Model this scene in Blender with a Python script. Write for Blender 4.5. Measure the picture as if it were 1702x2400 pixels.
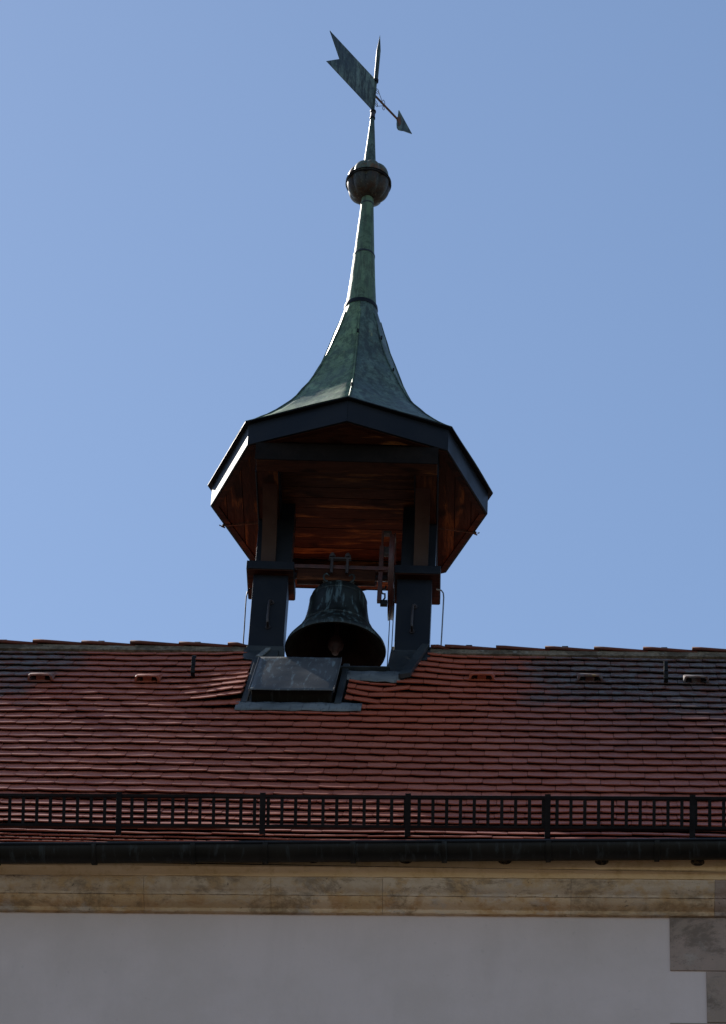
import bpy, bmesh, math, random
from mathutils import Vector, Matrix

random.seed(7)
scene = bpy.context.scene
for o in list(bpy.data.objects):
    bpy.data.objects.remove(o)
R_ = math.radians

# ------------------------------------------------------------------ camera
PITCH, YAW, ROLL = R_(38.484), R_(4.385), R_(3.265)
fw = Vector((-math.sin(YAW) * math.cos(PITCH), math.cos(YAW) * math.cos(PITCH), math.sin(PITCH)))
rt = Vector((math.cos(YAW), math.sin(YAW), 0))
up = rt.cross(fw)
r2 = rt * math.cos(ROLL) + up * math.sin(ROLL)
u2 = -rt * math.sin(ROLL) + up * math.cos(ROLL)
cam_d = bpy.data.cameras.new('camera')
cam = bpy.data.objects.new('camera', cam_d)
scene.collection.objects.link(cam)
M = Matrix((r2, u2, -fw)).transposed().to_4x4()
M.translation = Vector((1.499, -18.265, 1.617))
cam.matrix_world = M
cam_d.sensor_fit = 'VERTICAL'
cam_d.sensor_height = 36
cam_d.lens = 120
cam_d.clip_start = 0.1
cam_d.clip_end = 5000
scene.camera = cam

# ------------------------------------------------------------------ light
SUN_AZ = R_(-42)
SUN_EL = math.atan(math.tan(R_(53.5)) * math.sin(R_(48)))   # the sun just skims the front slope of the roof
# SUN_AZ is measured from +y (behind the building) towards +x
s_dir = Vector((math.sin(SUN_AZ) * math.cos(SUN_EL), math.cos(SUN_AZ) * math.cos(SUN_EL), math.sin(SUN_EL)))
world = bpy.data.worlds.new('World')
scene.world = world
world.use_nodes = True
wn = world.node_tree
wn.nodes.clear()
wo = wn.nodes.new('ShaderNodeOutputWorld')
wb = wn.nodes.new('ShaderNodeBackground')
sky = wn.nodes.new('ShaderNodeTexSky')
sky.sky_type = 'NISHITA'
sky.sun_disc = False
sky.sun_elevation = SUN_EL
sky.sun_rotation = SUN_AZ
sky.altitude = 300
sky.air_density = 1.0
sky.dust_density = 0.13
sky.ozone_density = 0.4
wb.inputs['Strength'].default_value = 0.1
wn.links.new(sky.outputs[0], wb.inputs[0])
wn.links.new(wb.outputs[0], wo.inputs[0])
sun_d = bpy.data.lights.new('sun', 'SUN')
sun_d.energy = 5.0
sun_d.angle = R_(0.5)
sun_d.color = (1.0, 0.94, 0.86)
sun = bpy.data.objects.new('sun', sun_d)
sun.rotation_euler = s_dir.to_track_quat('Z', 'Y').to_euler()
sun.location = (-20, 20, 40)
scene.collection.objects.link(sun)

vs = scene.view_settings
vs.view_transform = 'Standard'
vs.look = 'None'
vs.exposure = 0.56
vs.gamma = 1.0
vs.use_curve_mapping = False
scene.render.engine = 'CYCLES'
scene.cycles.use_denoising = True
scene.cycles.max_bounces = 8

# ------------------------------------------------------------------ helpers
COL = scene.collection


class MB:
    """collects polygons, builds one mesh object"""

    def __init__(self):
        self.v, self.f, self.a = [], [], []

    def add(self, vs_, fs, tone=0.5):
        n = len(self.v)
        self.v += [tuple(p) for p in vs_]
        self.f += [tuple(i + n for i in q) for q in fs]
        self.a += [tone] * len(fs)
        return self

    def box(self, x0, x1, y0, y1, z0, z1, bev=0.0):
        if bev <= 0:
            v = [(x, y, z) for z in (z0, z1) for y in (y0, y1) for x in (x0, x1)]
            f = [(0, 2, 3, 1), (4, 5, 7, 6), (0, 1, 5, 4), (2, 6, 7, 3), (0, 4, 6, 2), (1, 3, 7, 5)]
            return self.add(v, f)
        bm = bmesh.new()
        bmesh.ops.create_cube(bm, size=1)
        for q in bm.verts:
            q.co = Vector((x0 + (q.co.x + .5) * (x1 - x0), y0 + (q.co.y + .5) * (y1 - y0), z0 + (q.co.z + .5) * (z1 - z0)))
        bmesh.ops.bevel(bm, geom=list(bm.edges), offset=bev, segments=2, affect='EDGES', profile=0.6)
        return self.from_bm(bm)

    def from_bm(self, bm):
        bm.verts.ensure_lookup_table()
        self.add([q.co.copy() for q in bm.verts], [[w.index for w in fc.verts] for fc in bm.faces])
        bm.free()
        return self

    def tube(self, pts, r, n=10, cap=True):
        pts = [Vector(p) for p in pts]
        rs = r if isinstance(r, (list, tuple)) else [r] * len(pts)
        ref = None
        rings = []
        for i, p in enumerate(pts):
            t = (pts[min(i + 1, len(pts) - 1)] - pts[max(i - 1, 0)]).normalized()
            if ref is None:
                ref = t.orthogonal().normalized()
            ref = (ref - t * ref.dot(t)).normalized()
            b = t.cross(ref)
            rings.append([p + (ref * math.cos(2 * math.pi * k / n) + b * math.sin(2 * math.pi * k / n)) * rs[i] for k in range(n)])
        v = [q for rg in rings for q in rg]
        f = [(i * n + k, i * n + (k + 1) % n, (i + 1) * n + (k + 1) % n, (i + 1) * n + k) for i in range(len(pts) - 1) for k in range(n)]
        if cap:
            f.append(tuple(reversed(range(n))))
            f.append(tuple((len(pts) - 1) * n + k for k in range(n)))
        return self.add(v, f)

    def lathe(self, prof, n=32, c=(0, 0, 0), mod=None, cap=False):
        v, f = [], []
        for (r, z) in prof:
            for k in range(n):
                a = 2 * math.pi * k / n
                rr = r * (mod(a, z) if mod else 1)
                v.append((c[0] + rr * math.cos(a), c[1] + rr * math.sin(a), c[2] + z))
        m = len(prof)
        for i in range(m - 1):
            for k in range(n):
                f.append((i * n + k, i * n + (k + 1) % n, (i + 1) * n + (k + 1) % n, (i + 1) * n + k))
        if cap:
            f.append(tuple(reversed(range(n))))
            f.append(tuple((m - 1) * n + k for k in range(n)))
        return self.add(v, f)

    def prism(self, poly, off):
        """poly: planar 3-D polygon, off: extrusion vector"""
        poly = [Vector(p) for p in poly]
        off = Vector(off)
        n = len(poly)
        v = poly + [p + off for p in poly]
        f = [tuple(reversed(range(n))), tuple(range(n, 2 * n))] + [(k, (k + 1) % n, n + (k + 1) % n, n + k) for k in range(n)]
        return self.add(v, f)

    def xf(self, fn):
        self.v = [tuple(fn(Vector(p))) for p in self.v]
        return self

    def build(self, name, mat, parent=None, smooth=False, bevel=0.0, loc=None, tone=False, auto=None):
        me = bpy.data.meshes.new(name)
        me.from_pydata(self.v, [], self.f)
        if tone:
            at = me.attributes.new('tone', 'FLOAT', 'FACE')
            at.data.foreach_set('value', self.a)
        bm = bmesh.new()
        bm.from_mesh(me)
        bmesh.ops.recalc_face_normals(bm, faces=list(bm.faces))
        if bevel > 0:
            es = [e for e in bm.edges if len(e.link_faces) == 2 and e.calc_face_angle(0) > 0.6]
            bmesh.ops.bevel(bm, geom=es, offset=bevel, segments=2, affect='EDGES', profile=0.6)
        if smooth:
            for fc in bm.faces:
                fc.smooth = True
            for e in bm.edges:
                if len(e.link_faces) == 2 and e.calc_face_angle(0) > R_(auto or 38):
                    e.smooth = False
        bm.to_mesh(me)
        bm.free()
        me.materials.append(mat)
        o = bpy.data.objects.new(name, me)
        if loc:
            o.location = loc
        COL.objects.link(o)
        if parent:
            o.parent = parent
        return o


def thing(name, label, cat, loc=(0, 0, 0), rz=0.0, group=None):
    o = bpy.data.objects.new(name, None)
    o.empty_display_size = 0.2
    COL.objects.link(o)
    o.location = loc
    o.rotation_euler = (0, 0, rz)
    o['label'] = label
    o['category'] = cat
    if group:
        o['group'] = group
    return o


def tag(o, label, cat, group=None):
    o['label'] = label
    o['category'] = cat
    if group:
        o['group'] = group
    return o


# ------------------------------------------------------------------ materials
class NT:
    def __init__(self, name):
        self.m = bpy.data.materials.new(name)
        self.m.use_nodes = True
        self.t = self.m.node_tree
        self.p = self.t.nodes['Principled BSDF']
        g = self.t.nodes.new('ShaderNodeNewGeometry')
        self.pos = g.outputs['Position']
        self.nor = g.outputs['Normal']

    def n(self, typ, **kw):
        nd = self.t.nodes.new(typ)
        for k, v in kw.items():
            setattr(nd, k, v)
        return nd

    def l(self, a, b):
        self.t.links.new(a, b)

    def val(self, x, sock):
        if hasattr(x, 'links') or hasattr(x, 'is_linked'):
            self.l(x, sock)
        else:
            sock.default_value = x

    def math(self, op, a, b=0.0, clamp=False):
        nd = self.n('ShaderNodeMath', operation=op, use_clamp=clamp)
        self.val(a, nd.inputs[0])
        self.val(b, nd.inputs[1])
        return nd.outputs[0]

    def vec(self, scale=(1, 1, 1), src=None):
        nd = self.n('ShaderNodeMapping')
        nd.inputs['Scale'].default_value = scale
        self.l(src or self.pos, nd.inputs['Vector'])
        return nd.outputs[0]

    def noise(self, sc, detail=5, rough=0.6, stretch=None, dist=0.0, src=None):
        nd = self.n('ShaderNodeTexNoise')
        nd.inputs['Scale'].default_value = sc
        nd.inputs['Detail'].default_value = detail
        nd.inputs['Roughness'].default_value = rough
        nd.inputs['Distortion'].default_value = dist
        self.l(self.vec(stretch, src) if stretch else (src or self.pos), nd.inputs['Vector'])
        return nd.outputs['Fac']

    def ramp(self, fac, lo, hi, a=0.0, b=1.0):
        nd = self.n('ShaderNodeMapRange')
        nd.interpolation_type = 'SMOOTHSTEP'
        self.val(fac, nd.inputs[0])
        nd.inputs[1].default_value = lo
        nd.inputs[2].default_value = hi
        nd.inputs[3].default_value = a
        nd.inputs[4].default_value = b
        return nd.outputs[0]

    def mix(self, fac, a, b):
        nd = self.n('ShaderNodeMix', data_type='RGBA')
        self.val(fac, nd.inputs[0])
        for x, s in ((a, nd.inputs[6]), (b, nd.inputs[7])):
            if isinstance(x, (tuple, list)):
                s.default_value = (*x[:3], 1)
            else:
                self.l(x, s)
        return nd.outputs[2]

    def bump(self, h, strength=0.3, dist=0.01, prev=None):
        nd = self.n('ShaderNodeBump')
        nd.inputs['Strength'].default_value = strength
        nd.inputs['Distance'].default_value = dist
        self.l(h, nd.inputs['Height'])
        if prev is not None:
            self.l(prev, nd.inputs['Normal'])
        return nd.outputs[0]

    def sep(self):
        nd = self.n('ShaderNodeSeparateXYZ')
        self.l(self.pos, nd.inputs[0])
        return nd.outputs

    def out(self, col, rough=0.5, metal=0.0, nrm=None, spec=None):
        if isinstance(col, (tuple, list)):
            self.p.inputs['Base Color'].default_value = (*col[:3], 1)
        else:
            self.l(col, self.p.inputs['Base Color'])
        self.val(rough, self.p.inputs['Roughness'])
        self.val(metal, self.p.inputs['Metallic'])
        if spec is not None:
            self.p.inputs['Specular IOR Level'].default_value = spec
        if nrm is not None:
            self.l(nrm, self.p.inputs['Normal'])
        return self.m


def m_two(name, a, b, sc=6, lo=.4, hi=.65, rough=.6, metal=0.0, stretch=None, bsc=40, bstr=.2, bdist=.004, spec=None, rvar=.1):
    t = NT(name)
    f = t.ramp(t.noise(sc, stretch=stretch), lo, hi)
    c = t.mix(f, a, b)
    n2 = t.noise(bsc, 4)
    return t.out(c, t.ramp(n2, .3, .7, rough - rvar, rough + rvar), metal, t.bump(n2, bstr, bdist), spec)


def make_tile_mat():
    t = NT('clay_tile')
    at = t.n('ShaderNodeAttribute', attribute_name='tone', attribute_type='GEOMETRY').outputs['Fac']
    x, y, z = t.sep()[:3]
    base = t.mix(at, (.34, .088, .050), (.43, .125, .075))
    big = t.noise(1.3, 3)
    base = t.mix(t.ramp(big, .35, .7), base, (.36, .105, .068))
    # newer, redder tiles round the turret
    d = t.math('ADD', t.math('MULTIPLY', t.math('SUBTRACT', x, .35), t.math('SUBTRACT', x, .35)),
               t.math('MULTIPLY', t.math('SUBTRACT', z, 14.5), t.math('SUBTRACT', z, 14.5)))
    base = t.mix(t.ramp(d, .25, 1.6, .65, 0), base, (.44, .098, .046))
    fine = t.noise(55, 5, .7)
    base = t.mix(t.ramp(fine, .3, .75, 0, .35), base, (.13, .05, .036))
    # lichen and grey bloom growing in the upper corners of the slope
    n1 = t.noise(2.2, 6, .65)
    gr = t.math('ADD', t.ramp(x, .55, 1.7), t.ramp(x, -1.2, -2.1))
    gz = t.ramp(z, 13.1, 14.75)
    m = t.math('MULTIPLY', gr, gz)
    m = t.ramp(t.math('ADD', m, t.math('MULTIPLY', t.math('SUBTRACT', n1, .5), 1.3)), .25, .95)
    m = t.math('MULTIPLY', m, t.ramp(t.math('ADD', at, t.math('MULTIPLY', t.math('SUBTRACT', m, .5), 1.1)), .1, .7), True)
    pat = t.noise(17, 7, .8)
    pat = t.ramp(pat, .46, .54)
    m2 = t.math('MULTIPLY', t.ramp(x, .7, 2.1), t.ramp(z, 12.3, 13.9))
    m2 = t.math('MULTIPLY', m2, t.ramp(n1, .36, .60, .3, 1.0))
    base = t.mix(t.math('MULTIPLY', m2, .62), base, (.12, .062, .055))
    dark = t.mix(t.math('MULTIPLY', m, .75), base, (.075, .05, .045))
    lich = t.mix(t.math('MULTIPLY', t.math('MULTIPLY', m, pat), .8), dark, (.15, .15, .155))
    yl = t.ramp(t.noise(9, 4), .66, .74)
    lich = t.mix(t.math('MULTIPLY', t.math('MULTIPLY', m, yl), .8), lich, (.25, .15, .03))
    wh = t.ramp(t.noise(34, 2, .5), .73, .77)
    lich = t.mix(t.math('MULTIPLY', wh, .35), lich, (.45, .42, .4))
    rough = t.ramp(fine, .3, .7, .50, .66)
    rough = t.math('ADD', rough, t.math('MULTIPLY', m, .25), True)
    b = t.bump(t.noise(110, 4), .25, .002)
    b = t.bump(t.noise(9, 3), .35, .006, b)
    return t.out(lich, rough, 0, b, .18)


def make_wood(name, a, b, axis='x', rough=.6):
    t = NT(name)
    oi = t.n('ShaderNodeObjectInfo')
    st = {'x': (1, 9, 9), 'y': (9, 1, 9), 'z': (9, 9, 1)}[axis]
    addv = t.n('ShaderNodeVectorMath', operation='ADD')
    cm = t.n('ShaderNodeCombineXYZ')
    t.l(t.math('MULTIPLY', oi.outputs['Random'], 37), cm.inputs[0])
    t.l(t.math('MULTIPLY', oi.outputs['Random'], 91), cm.inputs[1])
    t.l(t.pos, addv.inputs[0])
    t.l(cm.outputs[0], addv.inputs[1])
    g = t.noise(4, 6, .6, stretch=st, dist=1.2, src=addv.outputs[0])
    k = t.noise(3.5, 2, .5, stretch=tuple(1 + .12 * q for q in st), src=addv.outputs[0])
    big = t.noise(1.5, 5, .62, stretch=tuple(.25 + .75 * q for q in st), dist=.5, src=addv.outputs[0])
    gf = t.noise(14, 5, .7, stretch=st, dist=.6, src=addv.outputs[0])
    c = t.mix(t.ramp(g, .3, .7), a, tuple(q * .6 for q in a))
    c = t.mix(t.math('MULTIPLY', t.ramp(big, .50, .64), t.math('SUBTRACT', 1.0, t.math('MULTIPLY', oi.outputs['Random'], .7))), c, b)
    c = t.mix(t.ramp(gf, .42, .62, 0, .6), c, tuple(q * .45 for q in a))
    c = t.mix(t.ramp(k, .56, .7), c, tuple(q * .3 for q in a))
    return t.out(c, t.ramp(g, .2, .8, rough - .08, rough + .12), 0, t.bump(g, .35, .004), .08)


def make_copper(name, a, b, streak, sx=(8, 8, 1)):
    t = NT(name)
    big = t.noise(3.5, 5, .65)
    st = t.noise(3, 6, .7, stretch=sx)
    fi = t.noise(60, 5, .7)
    c = t.mix(t.ramp(big, .38, .62), a, b)
    c = t.mix(t.ramp(st, .46, .60, 0, .9), c, streak)
    md_ = t.noise(16, 6, .75, dist=.8)
    c = t.mix(t.ramp(md_, .48, .60, 0, .65), c, tuple(q * .4 for q in a))
    pl = t.noise(6.5, 5, .7, stretch=(1.3, 1.3, .55))
    c = t.mix(t.ramp(pl, .54, .66, 0, .5), c, tuple(min(1, q * 1.7) for q in b))
    c = t.mix(t.ramp(fi, .55, .75, 0, .45), c, (.21, .24, .17))
    sp = t.ramp(t.noise(11, 3, .5, stretch=(1.6, 1.6, .6)), .68, .76)
    c = t.mix(t.math('MULTIPLY', sp, .55), c, (.24, .25, .13))
    b1 = t.bump(t.noise(5, 3, .5), .5, .02)
    b2 = t.bump(fi, .15, .003, b1)
    return t.out(c, t.ramp(big, .3, .7, .42, .62), .06, b2, .3)


def make_sheet(name, a, b, rough=.38, streak=None, metal=.35, dent=.35, spec=.3):
    t = NT(name)
    n1 = t.noise(4, 5, .6)
    n2 = t.noise(45, 5, .7)
    c = t.mix(t.ramp(n1, .35, .7), a, b)
    c = t.mix(t.ramp(n2, .6, .8, 0, .25), c, tuple(min(1, q * 2.2 + .01) for q in b))
    if streak:
        s = t.noise(7, 5, .7, stretch=(4.5, .8, .8), dist=.4)
        c = t.mix(t.ramp(s, .53, .64, 0, .85), c, streak)
    bb = t.bump(t.noise(3.2, 2, .5), dent, .02)
    return t.out(c, t.ramp(n1, .3, .7, rough - .06, rough + .12), metal, t.bump(n2, .08, .002, bb), spec)


def make_bell_mat():
    t = NT('bell_bronze')
    st = t.noise(5, 5, .65, stretch=(6, 6, .55))
    bg = t.noise(6, 5, .6)
    c = t.mix(t.ramp(bg, .35, .7), (.010, .014, .014), (.022, .03, .028))
    c = t.mix(t.ramp(st, .52, .64, 0, .85), c, (.10, .155, .165))
    d = t.noise(22, 4, .7)
    c = t.mix(t.ramp(d, .68, .78, 0, .6), c, (.10, .13, .10))
    return t.out(c, t.ramp(bg, .3, .7, .4, .6), .45, t.bump(d, .15, .003))


def make_stone(name, a, b, c3, yellow=.5):
    t = NT(name)
    n1 = t.noise(2.8, 6, .66, stretch=(.85, 1, 1.2), dist=.4)
    n2 = t.noise(9, 6, .7)
    n3 = t.noise(70, 4, .7)
    c = t.mix(t.ramp(n1, .42, .58), a, b)
    c = t.mix(t.math('MULTIPLY', t.ramp(n2, .47, .62), yellow), c, c3)
    dk = t.noise(4.0, 8, .8, stretch=(.85, 1, 1.4), dist=.3)
    c = t.mix(t.ramp(dk, .49, .62, 0, .8), c, tuple(q * .40 for q in a))
    gy = t.noise(5.5, 6, .75, stretch=(.8, 1, 1.3))
    c = t.mix(t.ramp(gy, .52, .66, 0, .6), c, (.46, .39, .34))
    oi = t.n('ShaderNodeObjectInfo')
    c = t.mix(t.math('MULTIPLY', oi.outputs['Random'], .35), c, tuple(q * .55 for q in b))
    pit = t.ramp(t.noise(38, 3, .6), .67, .72)
    c = t.mix(t.math('MULTIPLY', pit, .6), c, (.05, .04, .03))
    b1 = t.bump(n2, .5, .012)
    return t.out(c, .9, 0, t.bump(n3, .5, .004, b1), .2)


def make_plaster(name, a, b, sc=1.2, bs=.25):
    t = NT(name)
    n1 = t.noise(sc, 6, .65)
    c = t.mix(t.ramp(n1, .38, .62), a, b)
    st = t.noise(3.0, 5, .65, stretch=(2.2, 1, .35))
    c = t.mix(t.ramp(st, .46, .76, 0, .16), c, tuple(q * .80 for q in a))
    n2 = t.noise(120, 4, .7)
    n4 = t.noise(6, 4, .6)
    sp = t.ramp(t.noise(26, 1, .4), .755, .775)
    c = t.mix(t.math('MULTIPLY', sp, .12), c, tuple(q * .5 for q in a))
    b1 = t.bump(n4, .5, .014)
    return t.out(c, .88, 0, t.bump(n2, bs, .003, b1), .25)


def make_cornice_plaster():
    t = NT('cornice_plaster')
    x, y, z = t.sep()[:3]
    n1 = t.noise(1.6, 6, .65, stretch=(.6, 1, 1.5))
    c = t.mix(t.ramp(n1, .36, .66), (.64, .43, .225), (.71, .505, .305))
    n2 = t.noise(14, 6, .7)
    c = t.mix(t.ramp(n2, .46, .70, 0, .6), c, (.46, .28, .115))
    cr = t.noise(8, 7, .8, stretch=(1, 1, 6))
    c = t.mix(t.ramp(cr, .64, .70, 0, .75), c, (.09, .055, .03))
    n3 = t.noise(80, 4, .7)
    return t.out(c, .9, 0, t.bump(n3, .35, .003, t.bump(n2, .4, .01)), .2)


def make_mortar():
    t = NT('ridge_mortar')
    n1 = t.noise(7, 6, .75)
    n2 = t.noise(30, 5, .75)
    c = t.mix(t.ramp(n1, .38, .62), (.085, .066, .046), (.22, .175, .125))
    c = t.mix(t.ramp(n2, .5, .68, 0, .7), c, (.05, .045, .03))
    c = t.mix(t.ramp(t.noise(12, 4), .64, .72, 0, .6), c, (.30, .29, .26))
    return t.out(c, .95, 0, t.bump(n2, .8, .012), .2)


def make_ridge_mat():
    t = NT('ridge_clay')
    n1 = t.noise(6, 6, .7)
    c = t.mix(t.ramp(n1, .35, .65), (.15, .045, .03), (.10, .038, .027))
    c = t.mix(t.ramp(t.noise(18, 5, .75), .55, .7, 0, .6), c, (.13, .12, .10))
    return t.out(c, .8, 0, t.bump(n1, .3, .005), .08)


def make_ground():
    t = NT('paving')
    br = t.n('ShaderNodeTexBrick')
    br.inputs['Scale'].default_value = 4.0
    br.inputs['Color1'].default_value = (.085, .075, .065, 1)
    br.inputs['Color2'].default_value = (.065, .06, .052, 1)
    br.inputs['Mortar'].default_value = (.09, .085, .08, 1)
    t.l(t.pos, br.inputs['Vector'])
    c = t.mix(t.ramp(t.noise(.6, 5), .35, .7, 0, .5), br.outputs['Color'], (.06, .055, .05))
    return t.out(c, .85, 0, t.bump(br.outputs['Fac'], .3, .01))


TILE = make_tile_mat()
DECK = m_two('roof_felt', (.03, .022, .018), (.045, .03, .024), rough=.95)
RIDGE = make_ridge_mat()
MORTAR = make_mortar()
SHEET = make_sheet('anthracite_sheet', (.010, .0125, .017), (.0135, .016, .021), .36, dent=.12, metal=.1, spec=.14)
SHEET2 = make_sheet('weathered_sheet', (.024, .030, .034), (.042, .050, .054), .45, metal=.15, spec=.25)
LEAD = make_sheet('lead_flashing', (.095, .107, .11), (.185, .20, .20), .55, metal=.1, streak=(.055, .06, .062))
LID = make_sheet('hatch_sheet', (.062, .066, .07), (.085, .088, .09), .52, metal=.1, streak=(.17, .21, .225), dent=.12)
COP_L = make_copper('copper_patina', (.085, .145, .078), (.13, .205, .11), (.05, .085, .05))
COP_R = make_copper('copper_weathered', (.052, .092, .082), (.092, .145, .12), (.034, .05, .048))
COP_N = make_copper('copper_neck', (.075, .13, .078), (.105, .17, .105), (.058, .088, .062), sx=(12, 12, .7))
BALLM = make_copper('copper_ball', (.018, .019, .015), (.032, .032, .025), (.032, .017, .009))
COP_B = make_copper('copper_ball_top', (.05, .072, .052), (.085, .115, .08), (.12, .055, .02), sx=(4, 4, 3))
VANE = make_copper('vane_copper', (.035, .058, .056), (.105, .155, .14), (.012, .020, .023), sx=(8, 8, 1.5))
WOOD_X = make_wood('stained_wood_across', (.066, .026, .012), (.28, .125, .036), 'x')
WOOD_Y = make_wood('stained_wood_along', (.058, .021, .0095), (.23, .092, .025), 'y')
WOOD_D = make_wood('beam_wood', (.042, .014, .007), (.10, .034, .013), 'x', .55)
IRON = m_two('painted_iron', (.075, .024, .019), (.04, .017, .014), sc=14, rough=.5, metal=.1)
IRONG = m_two('grey_iron', (.042, .034, .035), (.025, .02, .021), sc=18, rough=.5, metal=.2)
RUST = m_two('rusty_iron', (.11, .042, .018), (.045, .03, .02), sc=20, rough=.75, metal=.1)
STEEL = m_two('galvanised_steel', (.20, .21, .22), (.30, .31, .32), sc=25, rough=.4, metal=.7)
BLACK = m_two('black_steel', (.007, .0075, .009), (.012, .013, .015), sc=10, rough=.45, metal=.1, spec=.12)
BELLM = make_bell_mat()
GUTTER = make_sheet('gutter_copper', (.009, .0078, .006), (.015, .0125, .0095), .42, metal=.1, dent=.1, spec=.16, streak=(.03, .034, .034))
WALL = make_plaster('wall_plaster', (.56, .455, .41), (.61, .495, .455))
PLASTER = make_cornice_plaster()
STONE = make_stone('cornice_stone', (.50, .36, .235), (.60, .47, .35), (.50, .29, .10), .6)
STONE2 = make_stone('grey_sandstone', (.335, .25, .195), (.38, .275, .225), (.30, .23, .185), .5)
OCHRE = make_stone('ochre_stone', (.52, .335, .175), (.59, .42, .275), (.40, .20, .07), .65)
GRILLE = m_two('vent_grille', (.02, .012, .006), (.13, .085, .04), sc=60, lo=.5, hi=.58, rough=.8)
PAVING = make_ground()
BRACE = make_sheet('brace_sheet', (.032, .016, .011), (.048, .026, .018), .36, metal=.0, spec=.12, dent=.1)
DARKW = m_two('dark_lintel', (.008, .0065, .006), (.012, .009, .008), rough=.7, spec=.06)
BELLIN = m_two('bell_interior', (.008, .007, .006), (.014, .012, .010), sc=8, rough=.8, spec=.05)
RUBBER = m_two('dark_void', (.006, .006, .006), (.01, .01, .01), rough=.9)

# ------------------------------------------------------------------ ground
g = MB()
g.add([(-1500, -1500, 0), (1500, -1500, 0), (1500, 1500, 0), (-1500, 1500, 0)], [(0, 1, 2, 3)])
go = g.build('ground', PAVING)
go['kind'] = 'structure'

# ------------------------------------------------------------------ building
bld = thing('building', 'long pale plastered building with stone cornice and red tiled pitched roof', 'building', (0, 0, 0))
YR, ZR, TH0 = .04, 15.06, 52.0
XL, XR = -6.2, 2.62
SEND = 4.90
GA, TW, TT = .1325, .1715, .0185     # gauge, width, thickness of a tile

_tab = []
_y, _z, _q = YR, ZR, 0.0
while _q < 5.2:
    _th = TH0 if _q < 3.22 else max(39.5, TH0 - 12.5 * (_q - 3.22) / 1.2)
    _tab.append((_y, _z, R_(_th)))
    _y -= .005 * math.cos(R_(_th))
    _z -= .005 * math.sin(R_(_th))
    _q += .005


def roof(s):
    i = max(0, min(len(_tab) - 2, int(s / .005)))
    f = s / .005 - i
    a, b = _tab[i], _tab[i + 1]
    return a[0] + (b[0] - a[0]) * f, a[1] + (b[1] - a[1]) * f, a[2]


def rp(x, s, h=0.0):
    """point on the front slope: x along the ridge, s down the slope, h above it"""
    y, z, th = roof(s)
    return Vector((x, y - math.sin(th) * h, z + math.cos(th) * h))


def skew(p):
    """the street wall is not quite parallel to the ridge"""
    return Vector((p[0], p[1] - .015 * p[0], p[2]))


def sm(a, b, x):
    t = max(0, min(1, (x - a) / (b - a)))
    return t * t * (3 - 2 * t)


# roof deck, cut open between the turret piers
SL0, SL1, SLS = -.40, .36, .62
deck = MB()


def strip(x0, x1, s0, s1, h=-.055):
    n = max(2, int((s1 - s0) / .12))
    v = []
    for i in range(n + 1):
        s = s0 + (s1 - s0) * i / n
        v += [rp(x0, s, h), rp(x1, s, h)]
    deck.add(v, [(2 * i, 2 * i + 1, 2 * i + 3, 2 * i + 2) for i in range(n)])


strip(XL - .1, SL0, 0, SEND)
strip(SL1, XR + .1, 0, SEND)
strip(SL0, SL1, SLS, SEND)
for (x0, x1, s0) in ((XL - .1, SL0, 0), (SL1, XR + .1, 0), (SL0, SL1, SLS)):
    n = 12
    v = []
    for i in range(n + 1):
        p = rp(x0, s0 + (SEND - s0) * i / n, -.055)
        v += [(x0, 2 * YR - p.y, p.z), (x1, 2 * YR - p.y, p.z)]
    deck.add(v, [(2 * i, 2 * i + 2, 2 * i + 3, 2 * i + 1) for i in range(n)])
# pan that closes the slot
p = rp(0, SLS, -.06)
deck.add([(SL0, p.y, p.z), (SL1, p.y, p.z), (SL1, 2 * YR - p.y, p.z), (SL0, 2 * YR - p.y, p.z)], [(0, 1, 2, 3)])
roof_o = deck.build('roof', DECK, bld)

# back slope covering
bk = MB()
for (x0, x1, s0) in ((XL - .1, SL0, 0), (SL1, XR + .1, 0), (SL0, SL1, SLS)):
    n = 30
    v = []
    for i in range(n + 1):
        p = rp(x0, s0 + (SEND - s0) * i / n, .0)
        v += [(x0, 2 * YR - p.y, p.z), (x1, 2 * YR - p.y, p.z)]
    bk.add(v, [(2 * i, 2 * i + 2, 2 * i + 3, 2 * i + 1) for i in range(n)])
bk.build('back_slope', TILE, roof_o, tone=True)


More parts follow.
